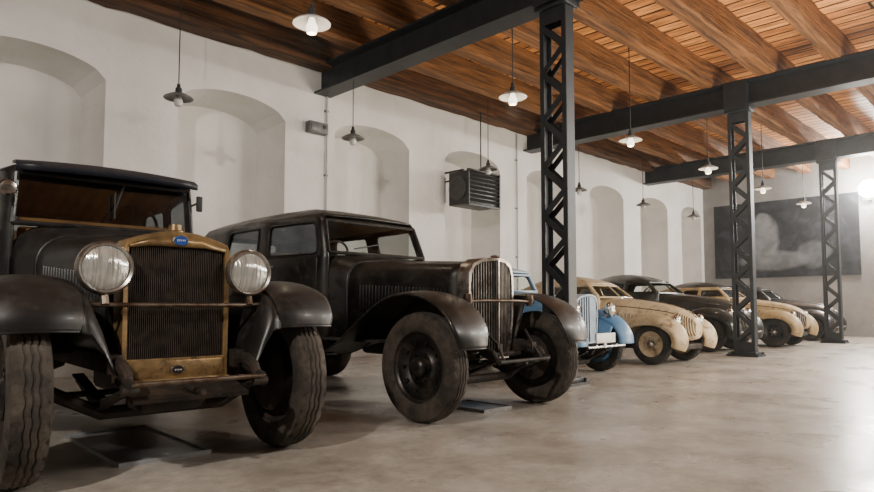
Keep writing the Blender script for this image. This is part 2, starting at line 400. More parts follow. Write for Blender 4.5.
            for sy in (-1, 1):
                for sx in (-1, 1): box(b, (sx * .1, sy * .17, 4.22), (.13, .014, .36))
            obj('capital', b, M['steel'], t)
        else:
            dup_thing(first, (X, 3.85, 0), clabs[i])

# ------------------------------------------------------------------ lamps and wall fittings
def lamp(loc, lab, lit, group):
    t = thing('pendant_lamp', lab, 'lamp', loc, group=group)
    b = nb(); tube(b, [(0, 0, .15), (0, 0, TOP - loc[2])], .007, 6); lathe(b, [(0, TOP - loc[2]), (.04, TOP - loc[2]), (.035, TOP - loc[2] - .05), (0, TOP - loc[2] - .06)], 'z', 12); obj('cord', b, M['cord'], t)
    b = nb(); lathe(b, [(0, .16), (.018, .16), (.022, .12), (.035, .11), (.04, .04), (0, .04)], 'z', 16); obj('socket', b, M['cord'], t)
    b = nb(); lathe(b, [(.035, .06), (.06, .052), (.10, .035), (.155, .005), (.165, -.006), (.163, -.012), (.15, 0), (.1, .025), (.04, .04)], 'z', 32); obj('lamp_shade', b, M['shade_lit'] if lit else M['shade'], t)
    b = nb(); lathe(b, [(.028, .04), (.034, .0), (.05, -.03), (.052, -.06), (.04, -.095), (0, -.11)], 'z', 20); obj('bulb', b, M['bulb'] if lit else M['dimbulb'], t)
    if lit:
        d = bpy.data.lights.new('bulb_light', 'POINT'); d.energy = 8; d.color = (1, .84, .62); d.shadow_soft_size = .06
        o = bpy.data.objects.new('bulb_light', d); COL.objects.link(o); o.location = (loc[0], loc[1], loc[2] - .2)
ORD = ['first', 'second', 'third', 'fourth', 'fifth', 'sixth']
def build_fittings():
    xs1 = (3.06, 5.58, 8.55, 11.45, 14.2, 17.0)
    for k in range(6):
        lamp((xs1[k], 7.28, 3.2), ORD[k] + ' unlit saucer-shaped pendant lamp from the left, hanging close to the niche wall', False, 'unlit pendant lamps along the wall')
        lamp((3.1 + 2.8 * k, 4.64, 3.26), ORD[k] + ' glowing pendant lamp from the left, hanging over the row of cars', True, 'lit pendant lamps over the cars')
    # unit heater
    t = thing('unit_heater', 'black fan heater with louvres mounted high in front of a niche', 'heater', (8.75, 7.78, 2.59))
    b = nb(); box(b, (0, .02, .31), (.84, .46, .6), bev=.015); obj('casing', b, M['heater'], t)
    b = nb()
    for z in (.0, .62): box(b, (0, -.23, z), (.86, .05, .03))
    for x in (-.42, .42): box(b, (x, -.23, .31), (.03, .05, .62))
    obj('front_frame', b, M['heater'], t)
    b = nb()
    for k in range(7): box(b, (0, -.235, .09 + k * .075), (.78, .07, .008), Matrix.Rotation(-.6, 4, 'X'))
    obj('louvres', b, M['louvre'], t)
    b = nb(); lathe(b, [(0, -.425), (.14, -.425), (.2, -.44), (.22, -.43), (.22, -.41)], 'x', 24, (0, .02, .31)); obj('side_vent', b, M['louvre'], t)
    b = nb()
    for x in (-.3, .3): box(b, (x, .53, .66), (.04, 1.08, .03)); box(b, (x, 1.06, .5), (.04, .03, .5)); box(b, (x, .05, .64), (.04, .06, .06))
    obj('bracket', b, M['heater'], t)
    # wall lamp box
    t = thing('wall_box', 'small grey emergency lamp box on the white wall between two niches', 'box', (5.52, WY, 3.49))
    b = nb(); box(b, (0, -.06, 0), (.34, .12, .17), bev=.015); obj('housing', b, M['greybox'], t)
    b = nb(); box(b, (-.06, -.125, -.01), (.16, .012, .1), bev=.005); obj('lens', b, M['shade'], t)
    b = nb(); box(b, (.1, -.125, .02), (.05, .012, .05)); obj('indicator', b, M['heater'], t)
    for X, z0, z1, lab in ((5.72, .02, 4.36, 'thin grey conduit pipe running down the wall beside the lamp box'), (10.45, .02, 4.36, 'thin grey conduit pipe running down the wall right of the heater')):
        t = thing('conduit_pipe', lab, 'pipe', (X, WY - .03, 0))
        b = nb(); tube(b, [(0, 0, z0), (0, 0, z1)], .013, 8); obj('pipe', b, M['pipe'], t)
        for z in (.8, 1.8, 2.8, 3.8):
            b = nb(); box(b, (0, .012, z), (.06, .035, .025)); obj('clip', b, M['greybox'], t)
    # heater feed
    b = nb(); tube(b, [(8.95, 7.8, 3.2), (8.95, 7.8, 4.4)], .012, 8); tag(obj('heater_pipe', b, M['cord']), 'thin dark feed pipe dropping from the ceiling to the heater', 'pipe')
    # mural
    t = thing('mural_panel', 'large dark grey photographic mural on the far end wall', 'mural', (EX - .008, 5.93, 2.71))
    b = nb(); box(b, (-.02, 0, 0), (.04, 3.75, 2.18)); obj('panel', b, M['mural'], t)
    # floodlight
    t = thing('floodlight', 'blazing white floodlight high on the end wall right of the mural', 'floodlight', (EX - .02, 3.78, 3.82))
    b = nb(); box(b, (-.16, 0, 0), (.14, .36, .36), bev=.03); obj('housing', b, M['heater'], t)
    b = nb(); lathe(b, [(0, -.30), (.1, -.29), (.18, -.26), (.22, -.235), (.2, -.225), (0, -.225)], 'x', 28); obj('lens', b, M['flood'], t)
    b = nb(); box(b, (-.04, 0, -.27), (.1, .06, .04)); box(b, (-.09, .2, -.13), (.03, .02, .3)); box(b, (-.09, -.2, -.13), (.03, .02, .3)); box(b, (-.09, 0, -.28), (.03, .42, .02)); obj('bracket', b, M['heater'], t)
    # drip trays
    for (x, y, w, d, r, lab) in ((1.43, 3.90, .46, 1.0, -.03, 'flat grey drip tray on the floor under the nearest car'), (3.87, 3.44, .32, .46, 0, 'small grey drip tray on the floor under the second sedan')):
        t = thing('drip_tray', lab, 'tray', (x, y, 0), r)
        b = nb(); box(b, (0, 0, .006), (w, d, .012)); obj('tray_base', b, M['tray'], t)
        b = nb()
        for s in (-1, 1): box(b, (s * w / 2, 0, .011), (.012, d, .022)); box(b, (0, s * d / 2, .011), (w + .012, .012, .022))
        obj('tray_rim', b, M['tray'], t)

# ------------------------------------------------------------------ car helpers
def tyre_bm(R, rr, tw, n=112, tread=True):
    bm = nb(); h = R - rr
    left = [(rr, -.36), (rr + .12 * h, -.45), (rr + .4 * h, -.5), (rr + .7 * h, -.485), (R - .016, -.43)]
    tr = [-.40 + .8 * i / 20 for i in range(21)]
    prof = [(r, a * tw, 0) for r, a in left] + [(R - .012 * (abs(t) / .4) ** 2.5, t * tw, 1 + i) for i, t in enumerate(tr)] + [(r, -a * tw, 0) for r, a in reversed(left)]
    rows = []
    for k in range(n):
        th = 2 * PI * k / n; row = []
        for r, a, j in prof:
            if j and tread:
                i = j - 1
                if 2 < i < 18 and (i - 2) % 4 == 0: r -= .008
                if (i < 3 or i > 17) and k % 4 == 0: r -= .009
                if 2 < i < 18: a += (.0028 if (k // 2) % 2 else -.0028) * tw / .17
            row.append((a, r * math.cos(th), r * math.sin(th)))
        rows.append(row)
    vs = grid(bm, rows)
    A, B = vs[-1], vs[0]
    for i in range(len(A) - 1): bm.faces.new((A[i], A[i + 1], B[i + 1], B[i]))
    return bm
def make_wheel(root, R, rr, tw, mrim, mtyre, mhub, loc, rotz, tread=True, n=112):
    b = nb()
    lathe(b, [(0, .02), (.05, .022), (rr * .42, .02), (rr * .5, .0), (rr * .62, -.004), (rr * .8, .03), (rr * .92, .034), (rr * .97, tw * .31), (rr + .014, tw * .35), (rr + .014, tw * .31), (rr - .015, tw * .2), (rr - .015, -tw * .2), (rr + .014, -tw * .31), (rr + .014, -tw * .36), (rr * .95, -tw * .33), (rr * .86, -.02), (rr * .5, -.02), (0, -.02)], 'x', 40)
    for k in range(10):
        a = 2 * PI * k / 10; lathe(b, [(rr * .07, .0), (rr * .07, .018), (0, .02)], 'x', 8, (.014, math.cos(a) * rr * .72, math.sin(a) * rr * .72))
    w = obj('wheel', b, mrim, root, loc, rotz)
    obj('tyre', tyre_bm(R, rr, tw, n, tread), mtyre, w, ang=30)
    b = nb(); lathe(b, [(rr * .3, .02), (rr * .3, .05), (rr * .22, .075), (rr * .1, .085), (0, .087)], 'x', 24)
    for k in range(6):
        a = 2 * PI * k / 6; lathe(b, [(.012, .015), (.012, .04), (0, .042)], 'x', 6, (.0, math.cos(a) * rr * .38, math.sin(a) * rr * .38))
    obj('hub_cap', b, mhub, w)
    b = nb(); lathe(b, [(rr * .72, -.02), (rr * .74, -.08), (rr * .6, -.095), (.06, -.1), (.05, -.13), (0, -.13)], 'x', 32); obj('brake_drum', b, M['chassis'], w)
    return w
def four_wheels(root, R, rr, tw, ht, wb, mrim, mtyre, mhub, ay=0, **k):
    w = make_wheel(root, R, rr, tw, mrim, mtyre, mhub, (ht, ay, R), 0, **k)
    dup_part(w, root, (-ht, ay, R), PI); dup_part(w, root, (ht, wb, R), 0); dup_part(w, root, (-ht, wb, R), PI)
def fender(root, m, path, xc, w, crown, lip, s, n=34, name='fender', pw=2.3, taper=None, bead=0):
    P = cr(path, n); rows = []
    for i, p in enumerate(P):
        t = P[min(i + 1, n - 1)] - P[max(i - 1, 0)]; t = Vector((t[0], t[1])).normalized(); nr = Vector((-t.y, t.x))
        f = i / (n - 1); ww = w * (interp(taper, f)[0] if taper else 1); row = []
        for j in range(17):
            q = -1 + 2 * j / 16
            x = xc + q * ww / 2; off = crown * (1 - abs(q) ** pw)
            row.append((s * x, p[0] + nr.x * off, p[1] + nr.y * off))
        e = row[-1]; row.append((e[0] + s * .004, p[0] - nr.x * lip, p[1] - nr.y * lip))
        e = row[0]; row.insert(0, (e[0], p[0] - nr.x * lip * .5, p[1] - nr.y * lip * .5))
        rows.append(row)
    b = nb(); grid(b, rows)
    o = obj(name, b, m, root, solid=.009, ang=60)
    if bead:
        b = nb(); tube(b, rows[0] + [r[-1] for r in rows[1:]], bead, 6); obj('edge_bead', b, m, o)
    return o
def headlight(root, loc, r, mbowl, mrim, mlens=None, name='headlight'):
    b = nb(); lathe(b, [(0, r * 1.35), (r * .3, r * 1.3), (r * .65, r * .98), (r * .88, r * .5), (r * .97, r * .12), (r * .97, 0)], 'y', 32)
    o = obj(name, b, mbowl, root, loc)
    b = nb(); lathe(b, [(r * .88, -.012), (r * .97, -.02), (r * 1.05, -.006), (r * 1.07, .02), (r * .98, .034)], 'y', 36); obj('rim', b, mrim, o)
    b = nb(); lathe(b, [(0, -.045), (r * .35, -.04), (r * .65, -.028), (r * .92, -.004)], 'y', 36); obj('lens', b, mlens or M['lens'], o)
    return o
def hsec(y, w, zb, zt, r, crown=.02, n=6):
    h = w / 2; L = [(-h, y, zb), (-h, y, zb + (zt - r - zb) * .5), (-h, y, zt - r)]
    for k in range(1, n + 1):
        a = PI / 2 * k / n; L.append((-h + r * (1 - math.cos(a)), y, zt - r + r * math.sin(a)))
    xs = -h + r; top = [(xs * .5, y, zt + crown * .75), (0, y, zt + crown)]
    return L + top + [(-x, yy, z) for x, yy, z in reversed(L + top[:1])]
def hood(root, m, secs, name='hood', n=10):
    rows = []
    for a, b_ in zip(secs, secs[1:]):
        for i in range(n):
            t = i / n; rows.append(hsec(*[p + (q - p) * t for p, q in zip(a, b_)]))
    rows.append(hsec(*secs[-1])); b = nb(); grid(b, rows)
    return obj(name, b, m, root, solid=.01, ang=50)
def bench(root, y, z, w, name, d=.42):
    b = nb(); box(b, (0, y, z), (w, d, .15), bev=.05); s = obj(name, b, M['seat'], root)
    b = nb(); box(b, (0, y + d / 2 + .03, z + .28), (w, .14, .48), Matrix.Rotation(-.15, 4, 'X'), bev=.05); obj('backrest', b, M['seat'], s)
def steering(root, x, y, z, r=.19):
    b = nb(); rot = Matrix.Rotation(-.95, 4, 'X'); c = Vector((x, y, z))
    tube(b, [c + rot @ Vector((r * math.cos(2 * PI * k / 28), r * math.sin(2 * PI * k / 28), 0)) for k in range(28)], .011, 8, True)
    for a in (.5, PI - .5, -PI / 2): tube(b, [c, c + rot @ Vector((r * math.cos(a), r * math.sin(a), 0))], .008, 6)
    lathe(b, [(0, .02), (.03, .02), (.03, -.02), (0, -.02)], 'z', 12, c)
    tube(b, [c, c + Vector((0, -.42, -.33))], .016, 8)
    obj('steering_wheel', b, M['cord'], root)
def cabin(root, P):
    """P: ys, hw [(y,hw)], y1, rc, rear, ztab [(z,sx,fs,rs)], zs, holes(set of (key)), wz index, mats"""
    ys = P['ys']; H = lambda y: interp(P['hw'], y)[0]; y1, rc = P['y1'], P['rc']
    left = [(-H(y), y) for y in ys]; keys = [('L', i) for i in range(len(ys) - 1)]
    he = H(ys[-1]); n = 5
    cor = [(-(he - rc) + rc * math.cos(PI - PI / 2 * k / n), (y1 - rc) + rc * math.sin(PI - PI / 2 * k / n)) for k in range(1, n)]
    rear = [(f * (he - rc), y1) for f in P['rear']]
    path = left + cor + rear + [(-x, y) for x, y in reversed(cor)] + [(-x, y) for x, y in reversed(left)]
    keys = keys + [('C', 0)] * n + [('B', i) for i in range(len(rear) - 1)] + [('C', 0)] * n + [('R', i) for i in reversed(range(len(ys) - 1))]
    yf = ys[0]
    def pt(k, z, off=0):
        x, y = path[k]; sx, fs, rs = interp(P['ztab'], z); t = (y - yf) / (y1 - yf)
        return Vector((x * sx + (off if x > 0 else -off), y + fs * (1 - t) - rs * t, z))
    zs = P['zs']; wi = P['wi']      # window band = zs[wi]..zs[wi+1]
    b = nb(); V = [[b.verts.new(pt(k, z)) for k in range(len(path))] for z in zs]; panes = []
    for k in range(len(path) - 1):
        for j in range(len(zs) - 1):
            if j == wi and keys[k] in P['holes']:
                c = min(.05, abs(zs[wi + 1] - zs[wi]) * .25)
                A, B, Cc, D = pt(k, zs[j]), pt(k + 1, zs[j]), pt(k + 1, zs[j + 1]), pt(k, zs[j + 1])
                q = [A, B, Cc, D]
                for i in range(4):
                    o_, p_, m_ = q[i], q[(i + 1) % 4], q[i - 1]
                    e1 = (p_ - o_).normalized() * c; e2 = (m_ - o_).normalized() * c
                    fan = [o_ + e1 * (1 - math.sin(a)) + e2 * (1 - math.cos(a)) for a in (0, PI / 6, PI / 3, PI / 2)]
                    vs = [b.verts.new(v) for v in [o_] + fan]
                    for v in range(1, 4): b.faces.new((vs[0], vs[v], vs[v + 1]))
                panes.append(q); continue
            b.faces.new((V[j][k], V[j][k + 1], V[j + 1][k + 1], V[j + 1][k]))
    obj('body', b, P['m'], root, solid=.028, ang=50)
    for q in panes:
        b = nb(); b.faces.new([b.verts.new(v) for v in q]); obj('window', b, P.get('mg', M['glass']), root)
        if P.get('mframe'):       # raised moulding round each window
            cc = (q[0] + q[1] + q[2] + q[3]) / 4
            loop = []
            for i in range(4):
                o_, p_, m_ = q[i], q[(i + 1) % 4], q[i - 1]
                e1 = (p_ - o_).normalized() * .05; e2 = (m_ - o_).normalized() * .05
                loop += [o_ + e2, o_ + (e1 + e2) * .29, o_ + e1]
            o2 = Vector((cc.x * .02 if abs(cc.x) > .3 else 0, .0 if abs(cc.x) > .3 else .012, 0))
            b = nb(); tube(b, [v + o2 for v in loop], .009, 6, True); obj('window_moulding', b, P['mframe'], root)
    # doors
    for side in ('L', 'R'):
        for (i0, i1) in P.get('doors', []):
            b = nb(); rows = []
            idx = list(range(i0, i1 + 1)) if side == 'L' else [len(path) - 1 - i for i in range(i0, i1 + 1)]
            zz = [zs[0] + .05 + (zs[wi] - .03 - zs[0] - .05) * k / 4 for k in range(5)]
            for z in zz: rows.append([pt(k, z, .02) for k in idx])
            grid(b, rows); d = obj('door', b, P['m'], root, solid=.012, bevel=.004)
            p = pt(idx[-1], zs[wi] - .1, .035); sgn = 1 if p.x > 0 else -1
            b = nb(); tube(b, [(p.x, p.y - .07, p.z), (p.x + sgn * .03, p.y - .08, p.z), (p.x + sgn * .03, p.y - .18, p.z)], .009, 6); obj('door_handle', b, M['oldchrome'], d)
    # roof
    top = [pt(k, zs[-1]) for k in range(len(path))]
    fr = []
    for k in range(1, 10):
        t = k / 10; a, c = top[-1], top[0]; p = a.lerp(c, t); p.y -= P.get('bow', .05) * math.sin(PI * t); fr.append(p)
    loop = top + fr; yc = (top[0].y + max(p.y for p in top)) / 2; dome = P['dome']
    c = Vector((0, yc, zs[-1])); rows = []
    pw = P.get('rpow', 2.6)
    for t in (1.012, 1.0, .97, .93, .87, .78, .6, .4, .2):
        z = zs[-1] + dome * (1 - min(t, 1) ** pw) - (.012 if t > 1 else 0)
        rows.append([Vector((c.x + (p.x - c.x) * t, c.y + (p.y - c.y) * t, z)) for p in loop])
    b = nb(); vs = grid(b, rows, True); b.faces.new(vs[-1]); obj('roof', b, P['mr'], root, solid=.02, ang=50)
    if P.get('liner'):
        b = nb(); rows2 = [[Vector((p.x * .97, c.y + (p.y - c.y) * .97, p.z - .028)) for p in r] for r in rows[1:]]
        vs = grid(b, rows2, True); b.faces.new(vs[-1]); obj('headliner', b, P['liner'], root, ang=50)
    # windscreen
    z0, z1 = P['scr']; A, B, Cc, D = pt(0, z0), pt(len(path) - 1, z0), pt(len(path) - 1, z1), pt(0, z1)
    yb = P.get('bow', .05) * .8; mid0 = (A + B) / 2 - Vector((0, yb, 0)); mid1 = (Cc + D) / 2 - Vector((0, yb, 0))
    b = nb(); lp = [A, mid0, B, Cc, mid1, D] if P.get('split') else [A, B, Cc, D]
    for p, q in zip(lp, lp[1:] + lp[:1]): tube(b, [p, q], P.get('fr', .016), 8)
    if P.get('split'): tube(b, [mid0, mid1], .012, 8)
    f = obj('windscreen_frame', b, P.get('mf', P['m']), root)
    b = nb()
    if P.get('split'):
        b.faces.new([b.verts.new(v) for v in (A, mid0, mid1, D)]); b.faces.new([b.verts.new(v) for v in (mid0, B, Cc, mid1)])
    else: b.faces.new([b.verts.new(v) for v in (A, B, Cc, D)])
    obj('windscreen', b, P.get('ms') or P.get('mg', M['glass']), f)
    b = nb(); zf = zs[0] + .02; box(b, (0, (yf + y1) / 2, zf), (he * 1.8, y1 - yf - .2, .03)); obj('floor_pan', b, M['interior'], root)
    return pt, path
def radiator(root, half, y0, depth, v, inset, mframe, mbars, nb_, zb_in=None, bar=.006, name='radiator_shell'):
    hw = max(p[0] for p in half)
    out = [(-x, z) for x, z in half] + [(x, z) for x, z in reversed(half)][(1 if half[-1][0] == 0 else 0):]
    z0 = half[0][1]; z1 = half[-1][1]; zb = zb_in if zb_in else z0 + inset
    sx = (hw - inset) / hw
    inn = [(x * sx, zb + (z - z0) * (z1 - inset - zb) / (z1 - z0)) for x, z in out]
    Y = lambda x: y0 - v * (1 - abs(x) / hw)
    b = nb(); n = len(out)
    of = [b.verts.new((x, Y(x), z)) for x, z in out]; ob = [b.verts.new((x, y0 + depth, z)) for x, z in out]
    om = [b.verts.new((x * .975, Y(x) - .014, z0 + (z - z0) * .99 + .003)) for x, z in out]
    inf = [b.verts.new((x, Y(x) - .008, z)) for x, z in inn]; ib = [b.verts.new((x, y0 + depth, z)) for x, z in inn]
    for i in range(n):
        j = (i + 1) % n
        b.faces.new((of[i], of[j], ob[j], ob[i])); b.faces.new((of[i], of[j], om[j], om[i]))
        b.faces.new((om[i], om[j], inf[j], inf[i])); b.faces.new((inf[i], inf[j], ib[j], ib[i]))
    shell = obj(name, b, mframe, root, ang=45)
    hin = [(x * sx, zb + (z - z0) * (z1 - inset - zb) / (z1 - z0)) for x, z in half]
    b = nb(); ring = [(x, y0 + .03, z) for x, z in inn]; ring2 = [(x, y0 + depth - .01, z) for x, z in inn]; loft(b, [ring, ring2]); obj('radiator_core', b, M['core'], root)
    tabt = sorted([(x, z) for x, z in hin if z > (z0 + z1) / 2] or hin)
    hw2 = hw - inset; b = nb()
    for k in range(nb_):
        x = -hw2 * .97 + 2 * hw2 * .97 * k / (nb_ - 1)
        zt = interp(tabt, abs(x))[0] + .004
        zl = zb
        side = sorted([(px, pz) for px, pz in hin], key=lambda q: q[1])
        if abs(x) > side[0][0]:
            for p, q in zip(side, side[1:]):
                if p[0] <= abs(x) <= q[0] and q[0] > p[0]: zl = p[1] + (q[1] - p[1]) * (abs(x) - p[0]) / (q[0] - p[0]); break
        if zt - zl > .02: box(b, (x, Y(x) + .008, (zt + zl) / 2), (bar, .014, zt - zl))
    obj('grille_bars', b, mbars, root)
    return shell

# ------------------------------------------------------------------ pre-war saloon with upright radiator
def running_gear(root, R, ht, wb, xr, zr, yf, ay=0):
    for s in (-1, 1):
        b = nb(); box(b, (s * xr, wb / 2 + .1, zr), (.06, wb + .5, .09), bev=.008)
        tube(b, [(s * xr, -.14, zr), (s * xr, yf * .6, zr + .005), (s * xr, yf * .9, zr - .03), (s * xr, yf, zr - .07)], [.036, .032, .026, .02], 8); obj('chassis_rail', b, M['chassis'], root)
        b = nb()
        for k in range(5):
            L = 1 - k * .17
            pts = [(s * xr, ay + (yf - ay) * L, zr - .09 - .07 * (1 - L * L) - k * .003), (s * xr, ay, zr - .17 - k * .012), (s * xr, ay + .46 * L, zr - .09 - .07 * (1 - L * L) - k * .003)]
            pts = cr(pts, 12)
            rows = [[(p.x - .028, p.y, p.z), (p.x + .028, p.y, p.z), (p.x + .028, p.y, p.z - .01), (p.x - .028, p.y, p.z - .01)] for p in pts]
            loft(b, rows)
        obj('leaf_spring', b, M['chassis'], root)
    b = nb(); tube(b, [(-ht + .06, ay, R), (-ht + .14, ay, R - .01), (-xr, ay, zr - .245), (xr, ay, zr - .245), (ht - .14, ay, R - .01), (ht - .06, ay, R)], .032, 8); obj('front_axle', b, M['chassis'], root)
    b = nb(); tube(b, [(-ht + .12, ay + .16, R - .04), (ht - .12, ay + .16, R - .04)], .015, 8); tube(b, [(-ht + .1, ay, R), (-ht + .12, ay + .16, R - .04)], .018, 6); tube(b, [(ht - .1, ay, R), (ht - .12, ay + .16, R - .04)], .018, 6); obj('tie_rod', b, M['chassis'], root)
    b = nb(); box(b, (0, .5, zr - .08), (.34, .62, .24), bev=.04); box(b, (0, 1.1, zr - .02), (.28, .5, .2), bev=.04); obj('oil_pan', b, M['chassis'], root)
    b = nb(); tube(b, [(-ht + .1, wb, R), (ht - .1, wb, R)], .045, 8); lathe(b, [(0, -.1), (.1, -.08), (.13, 0), (.1, .08), (0, .1)], 'x', 16, (0, wb, R)); obj('rear_axle', b, M['chassis'], root)
    b = nb(); box(b, (0, wb * .5 + .3, zr + .03), (2 * ht - .12, wb - .5, .02)); obj('under_floor', b, M['interior'], root)

def vintage(root, P):
    R, ht, wb, ay = P['R'], P['ht'], P['wb'], P.get('ay', 0)
    four_wheels(root, R, P['rr'], P['tw'], ht, wb, P['mw'], P['mt'], P['mh'], ay=ay)
    running_gear(root, R, ht, wb, P['xr'], P['zr'], P['yf'], ay)
    hood(root, P['m'], P['hood']); hood(root, P['m'], P['cowl'], 'cowl')
    (ya, wa, _, za, _r), (yb_, wb2, zbb, zb2, _q) = P['hood'][0][:5], P['hood'][-1][:5]
    b = nb(); tube(b, [(0, ya, za + .022), (0, yb_, zb2 + .022)], .007, 6); obj('hood_hinge', b, P['mhinge'], root)
    for s in (-1, 1):
        b = nb(); nl = P.get('louv', 18)
        for k in range(nl):
            t = .12 + .76 * k / (nl - 1); y = ya + (yb_ - ya) * t; w = wa + (wb2 - wa) * t
            zc = za - .30 + (zb2 - za) * t; hh = P.get('lh', .26)
            box(b, (s * (w / 2 + .007), y, zc), (.016, .02, hh), Matrix.Rotation(s * .45, 4, 'Z'), bev=.004)
        obj('hood_louvres', b, P['m'], root)
    pt, path = cabin(root, P['cab'])
    f = P['fen']; fp = [(y + ay, z) for y, z in f['path']]
    for s in (-1, 1):
        fender(root, P['mfen'], fp, f['x'], f['w'], f['crown'], f['lip'], s, taper=f.get('taper'), pw=f.get('pw', 2.3), bead=.006)
        rp = [(wb - .46, P['zr'] - .08), (wb - .40, R + .08), (wb - .2, 2 * R + .06), (wb, 2 * R + .13), (wb + .25, 2 * R + .03), (wb + .45, R + .1), (wb + .52, P['zr'] - .05)]
        fender(root, P['mfen'], rp, f['x'], f['w'] * .95, f['crown'], f['lip'], s, name='rear_fender')
        y0 = fp[-1][0]
        b = nb(); box(b, (s * (f['x'] + .0), (y0 + wb - .46) / 2, fp[-1][1] + .0), (f['w'] * .95, wb - .46 - y0 + .06, .03), bev=.01); obj('running_board', b, P['mfen'], root)
        # splash apron sweeping from the inner fender edge down to the frame
        pp = [p for p in cr(fp, 40) if p[0] > f.get('ap', -.12)]
        xi = f['x'] - f['w'] / 2 + .01
        k1, k2, k3 = f.get('sweep', (.78, .5, .25))
        rows = []
        for p in pp:
            lo_ = max(P['zr'] - f.get('drop', 0) * max(0, min(1, (.1 - p[0]) / .35)), .3)
            row = [(s * xi, p[0], p[1] - .006)]
            for u, k in ((.25, k1), (.55, k2), (.8, k3)):
                row.append((s * (xi + (P['xr'] - xi) * u), p[0], max(lo_ + (p[1] - lo_) * k, min(lo_, p[1]))))
            row.append((s * P['xr'], p[0], max(lo_, min(p[1], lo_ + .03))))
            rows.append(row)
        b = nb(); grid(b, rows); obj('splash_apron', b, P['mfen'], root, solid=.008, ang=60)
    bench(root, P['cab']['ys'][0] + .75, P['zr'] + .3, P['bw'], 'front_seat'); bench(root, P['cab']['y1'] - .55, P['zr'] + .3, P['bw'], 'rear_seat')
    z0 = P['cab']['scr'][0]; yf = P['cab']['ys'][0]
    b = nb(); box(b, (0, yf + .12, z0 - .1), (P['dw'], .06, .18), bev=.02)
    for x in (-.1, .1): lathe(b, [(0, .16), (.05, .16), (.055, .14)], 'y', 16, (x, yf, z0 - .08))
    obj('dashboard', b, P['mdash'], root)
    steering(root, P.get('stx', .27), yf + .42, z0 + P.get('stz', -.02))
    return pt, path

